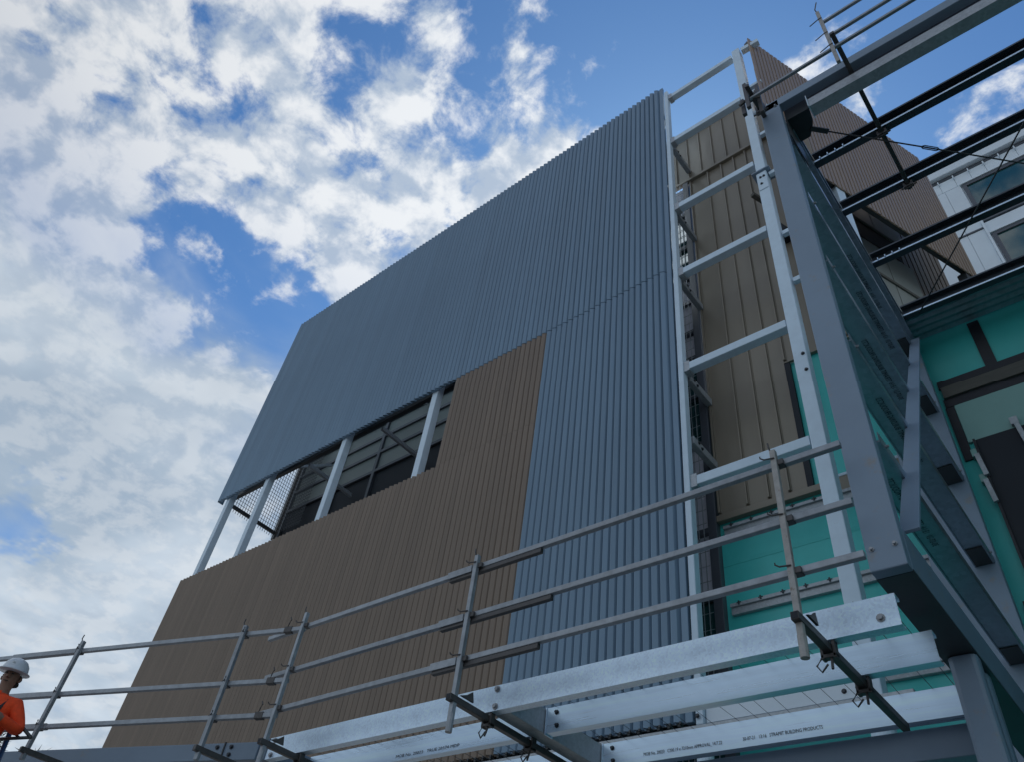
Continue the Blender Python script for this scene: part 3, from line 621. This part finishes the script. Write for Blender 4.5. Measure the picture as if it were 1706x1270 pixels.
for x, z0, z1, mm in posts:
    po = MB().box(x - 0.019, x + 0.019, GY - 0.019, GY + 0.019, z0, z1).build('post', mm, G, 0.004)
    MB().tube([(x, GY, z0 - 0.03), (x, GY, z0 + 0.10)], 0.025, 10).build('post_foot', mm, po)
    MB().tube([(x - 0.012, GY, z1 - 0.02), (x - 0.018, GY - 0.02, z1 + 0.03), (x - 0.02, GY - 0.02, z1 + 0.06)], 0.006, 6).build('hook', 'clamp', po)
    for z in railz:
        cl = collar((x + 0.03, GY + 0.02, z - 0.01), 0.026).build('clamp', 'clamp', po, 0.004)
        hook((x - 0.03, GY - 0.03, z + 0.015), (-1, -0.2, 0), Vector((0, -0.2, 0.3)), 0.8).build('pin', 'clamp', cl)
    # outrigger arm running back under the purlins, with swivel clamps
    ar = MB().box(x - 0.024, x + 0.024, GY - 0.06, 5.42, 3.775, 3.823).build('outrigger_arm', 'clamp', G, 0.004)
    MB().box(x - 0.019, x + 0.019, GY - 0.062, GY - 0.0602, 3.78, 3.818).build('arm_mouth', 'void', ar)
    wed = MB(); wed.poly([(x + 0.03, GY + 0.02, 3.83), (x + 0.03, GY + 0.16, 3.83), (x + 0.03, GY + 0.14, 3.90), (x + 0.03, GY + 0.09, 3.86), (x + 0.045, GY + 0.02, 3.83), (x + 0.045, GY + 0.16, 3.83), (x + 0.045, GY + 0.14, 3.90), (x + 0.045, GY + 0.09, 3.86)], [(3, 2, 1, 0), (4, 5, 6, 7), (0, 1, 5, 4), (1, 2, 6, 5), (2, 3, 7, 6), (3, 0, 4, 7)])
    wed.build('wedge', 'clamp', ar)
    for yy in (4.23, 4.73):
        c_ = MB().box(x - 0.045, x - 0.026, yy - 0.02, yy + 0.03, 3.74, 3.86).box(x + 0.026, x + 0.045, yy - 0.02, yy + 0.03, 3.74, 3.86).box(x - 0.045, x + 0.045, yy - 0.02, yy + 0.03, 3.745, 3.768).build('clamp', 'clamp', ar, 0.004)
        MB().tube([(x + 0.01, yy, 3.75), (x + 0.015, yy - 0.03, 3.67)], 0.008, 6).tube([(x - 0.05, yy + 0.01, 3.76), (x - 0.085, yy + 0.01, 3.72), (x - 0.06, yy + 0.01, 3.68), (x - 0.02, yy + 0.01, 3.72)], 0.006, 6).build('wing_nut', 'clamp', c_)
for k, z in enumerate(railz):
    le = (-6.78, -6.60, -6.62)[k]; ov = (-3.34, -3.20, -3.28)[k]
    MB().box(-4.30, (-1.012, -1.02, -1.022)[k], GY + 0.021, GY + 0.062, z - 0.022, z + 0.022).build('rail', 'rail', G, 0.005)
    MB().box(le, -4.302, GY + 0.018, GY + 0.058, z - 0.030, z + 0.014).build('rail', 'rail', G, 0.005)
    MB().box(-4.301, ov, GY + 0.024, GY + 0.060, z - 0.062, z - 0.024).build('rail_sleeve', 'clamp', G, 0.004)
    MB().box(-4.32, -4.05, GY + 0.012, GY + 0.064, z - 0.036, z + 0.026).build('rail_sleeve', 'rail', G, 0.004)

G2 = thing('guard_rail', 'guard rail at far left that passes behind the worker in orange', 'guard rail', 'temporary guard rails')
for (X, Yv, Z0, Z1) in ((-7.46, 3.965, 3.85, 5.24), (-9.58, 3.20, 3.86, 5.18)):
    a = sc_(X, Yv, Z0); b = sc_(X + -0.02, Yv, Z1)
    po = MB().bar(a, b, 0.040, 0.040, cd).build('post', 'rail', G2, 0.004)
    MB().tube([b - Vector((0.015, 0, 0.02)), b + Vector((-0.03, -0.02, 0.03)), b + Vector((-0.02, -0.02, 0.07))], 0.006, 6).build('hook', 'clamp', po)
    foot = MB().box(a.x - 0.024, a.x + 0.024, a.y - 0.06, a.y + 0.9, 3.73, 3.778).build('outrigger_arm', 'clamp', G2, 0.004)
for k, (za, zb) in enumerate(((5.185, 5.005), (4.63, 4.53), (4.285, 4.165))):
    a = sc_(-6.80, 4.205, za) + Vector((0.0, 0.045, 0)); b = sc_(-11.6, 2.47, zb) + Vector((0.0, 0.045, 0))
    MB().bar(a, b, 0.040, 0.044).build('rail', 'rail', G2, 0.005)
    d = (b - a)
    t0, t1 = (0.40, 0.80)
    MB().bar(a + d * (0.60 - 0.015 * k), a + d * 0.79, 0.052, 0.054).build('rail_sleeve', 'rail', G2, 0.005)
    for t in (0.145, 0.59):
        q = a + d * t
        cl = MB().bar(q - d.normalized() * 0.03, q + d.normalized() * 0.03, 0.066, 0.062).build('clamp', 'clamp', G2, 0.004)
        hook(q + Vector((0.03, -0.06, 0.01)), (1, -0.3, 0), Vector((-0.1, 0, 0.3)), 0.9).build('pin', 'clamp', cl)
    q = a + d * 0.04
    cl = MB().bar(q - d.normalized() * 0.05, q + d.normalized() * 0.035, 0.052, 0.06).build('clamp', 'clamp', G2, 0.004)
    MB().tube([q + Vector((0, -0.02, 0)), q + Vector((0.02, -0.025, 0.06)), q + Vector((0.045, -0.03, 0.085)), q + Vector((0.03, -0.035, 0.115))], 0.0065, 6).build('pin', 'clamp', cl)

G3 = thing('guard_rail', 'guard rail high above the front beam of the grey roof frame', 'guard rail', 'temporary guard rails')
ux, uy = -0.18, 3.72
po = MB().box(ux - 0.018, ux + 0.018, uy - 0.018, uy + 0.018, 9.10, 10.34).build('post', 'rust', G3, 0.004)
MB().tube([(ux, uy, 10.32), (ux - 0.01, uy - 0.03, 10.37), (ux + 0.03, uy - 0.05, 10.47)], 0.006, 6).build('hook', 'clamp', po)
for z in (10.14, 9.77, 9.48):
    MB().tube([(ux - 0.11, uy - 0.03, z - 0.06), (ux - 0.02, uy - 0.02, z), (ux + 0.02, uy - 0.02, z)], 0.006, 6).build('pin', 'clamp', po)
for k, (z, x0) in enumerate(((10.14, ux + 0.0), (9.77, ux), (9.49, -1.10))):
    MB().box(x0, 4.0, uy + 0.020, uy + 0.052, z - 0.018, z + 0.018).build('rail', 'rail', G3, 0.005)
for x in (ux + 0.045, -1.03):
    ar = MB().box(x - 0.022, x + 0.022, uy - 0.06, 5.75, 9.59, 9.634).build('outrigger_arm', 'clamp', G3, 0.004) if x > -1 else MB().box(x - 0.022, x + 0.022, uy - 0.06, 4.075, 9.59, 9.634).build('outrigger_arm', 'clamp', G3, 0.004)
    for yy in ((4.93, 5.68) if x > -1 else (3.80, 3.98)):
        c_ = MB().box(x - 0.05, x + 0.05, yy - 0.02, yy + 0.025, 9.55, 9.588).box(x - 0.05, x - 0.026, yy - 0.02, yy + 0.025, 9.589, 9.68).box(x + 0.026, x + 0.05, yy - 0.02, yy + 0.025, 9.589, 9.68).build('clamp', 'clamp', ar, 0.004)
        MB().tube([(x - 0.08, yy, 9.56), (x + 0.0, yy, 9.54), (x + 0.08, yy, 9.56)], 0.010, 6).build('wing_nut', 'clamp', c_)
p2 = MB().box(-1.085, -1.045, uy - 0.02, uy + 0.02, 9.25, 9.78).build('post', 'clamp', G3, 0.004)
MB().box(-1.16, -1.12, uy + 0.05, uy + 0.09, 9.30, 9.62).build('clamp', 'clamp', p2, 0.004)
MB().box(-1.00, -0.96, uy + 0.10, uy + 0.14, 9.25, 9.85).build('clamp', 'clamp', p2, 0.004)
MB().tube([(-1.16, uy + 0.02, 9.45), (-1.08, uy + 0.03, 9.50), (-0.95, uy + 0.06, 9.47)], 0.018, 6).build('pin', 'clamp', p2)

# ------------------------------------------------------------------ worker
PW = thing('person', 'worker in an orange hi-vis jacket and white hard hat behind the left rails', 'person')
fdir = Vector((0.80, -0.60, 0)); ldir = Vector((0.60, 0.80, 0)); zup = Vector((0, 0, 1))
HC = Vector((-8.76, 2.46, 4.275)); PS = 0.93
def L(f, l, z): return HC + (fdir * f + ldir * l + zup * z) * PS
def skin_body(name, pts, edges, root, levels=2):
    me = bpy.data.meshes.new(name); me.from_pydata([p for p, r in pts], edges, [])
    o = bpy.data.objects.new(name, me); COL.objects.link(o)
    md = o.modifiers.new('skin', 'SKIN'); md.use_smooth_shade = True
    for i, (p, r) in enumerate(pts):
        sv = me.skin_vertices[0].data[i]; sv.radius = tuple(q * PS for q in r) if isinstance(r, tuple) else (r * PS, r * PS); sv.use_root = (i == root)
    sb = o.modifiers.new('sub', 'SUBSURF'); sb.levels = levels; sb.render_levels = levels
    dg = bpy.context.evaluated_depsgraph_get(); dg.update()
    out = bpy.data.meshes.new_from_object(o.evaluated_get(dg)); bpy.data.objects.remove(o)
    return out
pts = [(L(-0.02, -0.02, -0.72), (0.16, 0.13)), (L(-0.01, -0.01, -0.50), (0.165, 0.13)), (L(0, 0, -0.32), (0.19, 0.13)), (L(0.0, 0, -0.20), (0.075, 0.07)), (L(0.01, 0, -0.11), (0.058, 0.058)),
       (L(0.02, 0, 0.0), (0.078, 0.092)), (L(0.015, 0, 0.08), (0.07, 0.08)),
       (L(0.0, 0.20, -0.26), 0.085), (L(0.02, 0.36, -0.50), 0.066), (L(0.22, 0.16, -0.44), 0.048), (L(0.27, 0.07, -0.43), 0.034),
       (L(0.0, -0.18, -0.25), 0.075), (L(-0.02, -0.30, -0.50), 0.056), (L(0.20, -0.14, -0.52), 0.042), (L(0.26, -0.08, -0.52), 0.034),
       (L(-0.02, 0.09, -0.82), 0.10), (L(0.0, 0.11, -1.22), 0.07), (L(-0.02, 0.12, -1.58), 0.05), (L(0.10, 0.13, -1.62), 0.045),
       (L(-0.02, -0.13, -0.82), 0.10), (L(0.0, -0.14, -1.22), 0.07), (L(-0.02, -0.15, -1.58), 0.05), (L(0.10, -0.16, -1.62), 0.045)]
eds = [(0, 1), (1, 2), (2, 3), (3, 4), (4, 5), (5, 6), (2, 7), (7, 8), (8, 9), (9, 10), (2, 11), (11, 12), (12, 13), (13, 14), (0, 15), (15, 16), (16, 17), (17, 18), (0, 19), (19, 20), (20, 21), (21, 22)]
bme = skin_body('body', pts, eds, 0)
for k in ('orange', 'navy', 'skin', 'strap'): bme.materials.append(M[k])
for p in bme.polygons:
    z = p.center.z - HC.z; z /= PS; f = (p.center - HC).dot(fdir) / PS; p.use_smooth = True
    p.material_index = 2 if z > -0.165 else (1 if z < -0.74 else 0)
    if z < -1.53: p.material_index = 3
    if f > 0.225 and -0.6 < z < -0.38: p.material_index = 2
body = link('body', bme, None, PW)
# face: nose, brow, ears, hair
face = MB()
face.poly([L(0.10, -0.014, 0.02), L(0.10, 0.014, 0.02), L(0.098, 0.024, -0.03), L(0.135, 0.0, -0.028), L(0.098, -0.024, -0.03)], [(0, 1, 3), (1, 2, 3), (4, 0, 3), (2, 4, 3)])
face.build('nose', 'skin', PW)
for s in (-1, 1):
    MB().tube([L(0.098, s * 0.032 - 0.010, 0.015), L(0.104, s * 0.032, 0.015), L(0.098, s * 0.032 + 0.010, 0.015)], 0.007, 6).build('eye', 'hair', PW)
    MB().tube([L(0.0, s * 0.086, 0.02), L(-0.012, s * 0.094, 0.0), L(0.0, s * 0.085, -0.03)], 0.012, 6).build('ear', 'skin', PW)
MB().tube([L(0.098, -0.022, -0.062), L(0.104, 0, -0.064), L(0.098, 0.022, -0.062)], 0.005, 6).build('mouth', 'hair', PW)
MB().tube([L(-0.03, -0.07, -0.05), L(-0.085, 0, -0.05), L(-0.03, 0.07, -0.05)], 0.03, 8).tube([L(-0.03, -0.07, 0.01), L(-0.085, 0, 0.01), L(-0.03, 0.07, 0.01)], 0.035, 8).build('hair', 'hair', PW, smooth=True)
# hard hat: dome, ridge, brim
hm = MB(); rings = []; nn = 20
for (r, z) in ((0.162, 0.050), (0.166, 0.056), (0.136, 0.066), (0.132, 0.090), (0.120, 0.135), (0.092, 0.170), (0.05, 0.190), (0.0, 0.196)):
    rings.append([L(0.015 + r * math.cos(2 * math.pi * k / nn) * (1.12 if r > 0.14 else 1.08), r * math.sin(2 * math.pi * k / nn) * 0.96, z - (0.018 * math.cos(2 * math.pi * k / nn) if r > 0.14 else 0)) for k in range(nn)])
vs = [v for q in rings for v in q]; fs = []
for i in range(len(rings) - 1):
    for k in range(nn): fs.append((i * nn + k, i * nn + (k + 1) % nn, (i + 1) * nn + (k + 1) % nn, (i + 1) * nn + k))
fs.append(tuple(range(nn))[::-1]); hm.poly(vs, fs)
hat = hm.build('hard_hat', 'hat', PW, smooth=True)
MB().tube([L(0.15, 0, 0.10), L(0.10, 0, 0.165), L(0.0, 0, 0.197), L(-0.09, 0, 0.165)], 0.014, 8).build('ridge', 'hat', hat, smooth=True)
# harness and gloved hands
st = MB()
for s in (-1, 1):
    st.bar(L(0.085, s * 0.10, -0.23), L(0.135, s * 0.08, -0.42), 0.04, 0.012, fdir); st.bar(L(0.135, s * 0.08, -0.42), L(0.12, s * 0.10, -0.62), 0.04, 0.012, fdir)
st.bar(L(0.142, -0.11, -0.40), L(0.142, 0.11, -0.40), 0.04, 0.012, fdir)
st.build('harness', 'strap', PW)
for s, w in ((1, L(0.28, 0.04, -0.435)), (-1, L(0.28, -0.06, -0.52))):
    dirh = (fdir * 0.75 + ldir * -0.6 * s).normalized(); sdh = zup
    hp = [(w - dirh * 0.03, 0.03), (w + dirh * 0.03, (0.042, 0.022)), (w + dirh * 0.075, (0.042, 0.02))]; he = [(0, 1), (1, 2)]
    for q, ln in enumerate((0.062, 0.074, 0.07, 0.055)):
        o_ = (q - 1.5) * 0.021; b0 = len(hp)
        hp += [(w + dirh * 0.08 + sdh * o_, 0.0095), (w + dirh * (0.08 + ln * 0.5) + sdh * o_ - fdir * 0.01, 0.009), (w + dirh * (0.08 + ln * 0.8) + sdh * o_ - fdir * 0.04, 0.008)]
        he += [(2, b0), (b0, b0 + 1), (b0 + 1, b0 + 2)]
    b0 = len(hp); hp += [(w + dirh * 0.03 + sdh * 0.045, 0.011), (w + dirh * 0.065 + sdh * 0.07, 0.009)]; he += [(1, b0), (b0, b0 + 1)]
    link('hand', skin_body('hand', hp, he, 1, 1), 'glove', PW, smooth=True)

# blue trestle / lift basket the worker stands in
AP = thing('access_platform', 'blue tube work platform with a dark folding top under the worker', 'platform')
def sv3(p): return Vector((p[0] * 0.86, p[1] * 0.86, 1.6 + (p[2] - 1.6) * 0.86))
def T(pts, r, name, m_, n=8): return MB().tube([sv3(p) for p in pts], r, n).build(name, m_, AP, smooth=True)
dk = HC.z - 1.66 * PS
T([(-10.08, 3.10, 4.30), (-10.42, 3.26, 3.95), (-10.9, 3.48, 3.2)], 0.024, 'leg', 'bluetube')
T([(-10.55, 2.55, 4.05), (-10.75, 2.50, 3.2)], 0.022, 'leg', 'bluetube')
T([(-10.09, 3.13, 4.31), (-9.80, 3.24, 4.14)], 0.016, 'top_rail', 'dark')
T([(-9.79, 3.25, 4.135), (-10.6, 2.98, 4.12)], 0.016, 'top_rail', 'dark')
T([(-10.09, 3.13, 4.20), (-9.95, 3.20, 4.13)], 0.011, 'strut', 'dark')
MB().box(-9.7, -8.4, 2.0, 3.1, dk - 0.06, dk - 0.02).build('deck', 'zinc', AP, 0.004)
for x, y in ((-9.65, 2.05), (-8.45, 2.05), (-9.65, 3.05), (-8.45, 3.05)):
    MB().tube([(x, y, dk - 0.06), (x, y, 0.0)], 0.03, 8).build('leg', 'bluetube', AP, smooth=True)

# ------------------------------------------------------------------ tree tips beyond the fascia beam
def tree(base, h, spread, label, seed):
    rnd = random.Random(seed); t = thing('tree', label, 'tree', 'trees beyond the fascia beam'); b = Vector(base)
    MB().tube([b, b + Vector((0.1, 0, h * 0.5)), b + Vector((0.0, 0.1, h * 0.93))], [0.28, 0.16, 0.04], 8).build('trunk', 'bark', t, smooth=True)
    cr = MB(); lm = MB()
    for i in range(110):
        u = rnd.random() ** 0.8; z = h * (0.22 + 0.76 * u); rad = spread * (1.02 - u) ** 0.8 * rnd.uniform(0.55, 1.1) + 0.15; a = rnd.uniform(0, 6.283)
        e = b + Vector((math.cos(a) * rad, math.sin(a) * rad, z + rad * 0.18)); s = b + Vector((0.05, 0.05, z - rad * 0.15))
        lm.tube([s, e], [0.04, 0.01], 4)
        for k in range(46):
            tt = rnd.uniform(0.25, 1.08); c = s.lerp(e, tt) + Vector((rnd.gauss(0, 0.12), rnd.gauss(0, 0.12), rnd.gauss(0, 0.10)))
            d = (e - s).normalized() + Vector((rnd.gauss(0, 0.6), rnd.gauss(0, 0.6), rnd.gauss(0.25, 0.5))); d.normalize()
            w = d.cross(Vector((rnd.gauss(0, 1), rnd.gauss(0, 1), rnd.gauss(0, 1)))).normalized() * 0.022; ln = rnd.uniform(0.14, 0.30)
            cr.poly([c - w, c + w, c + d * ln], [(0, 1, 2)])
    cr2 = bpy.data.meshes.new('crown'); cr2.from_pydata(cr.v, [], cr.f); link('crown', cr2, 'leaf', t)
    lm.build('limbs', 'bark', t)
tree((-36.1, 10.6, 0), 10.75, 2.6, 'dark conifer tip showing behind the blue platform leg at far left', 3)
tree((-35.2, 11.9, 0), 10.45, 2.6, 'lower dark conifer tip just left of the leftmost guard rail post', 5)
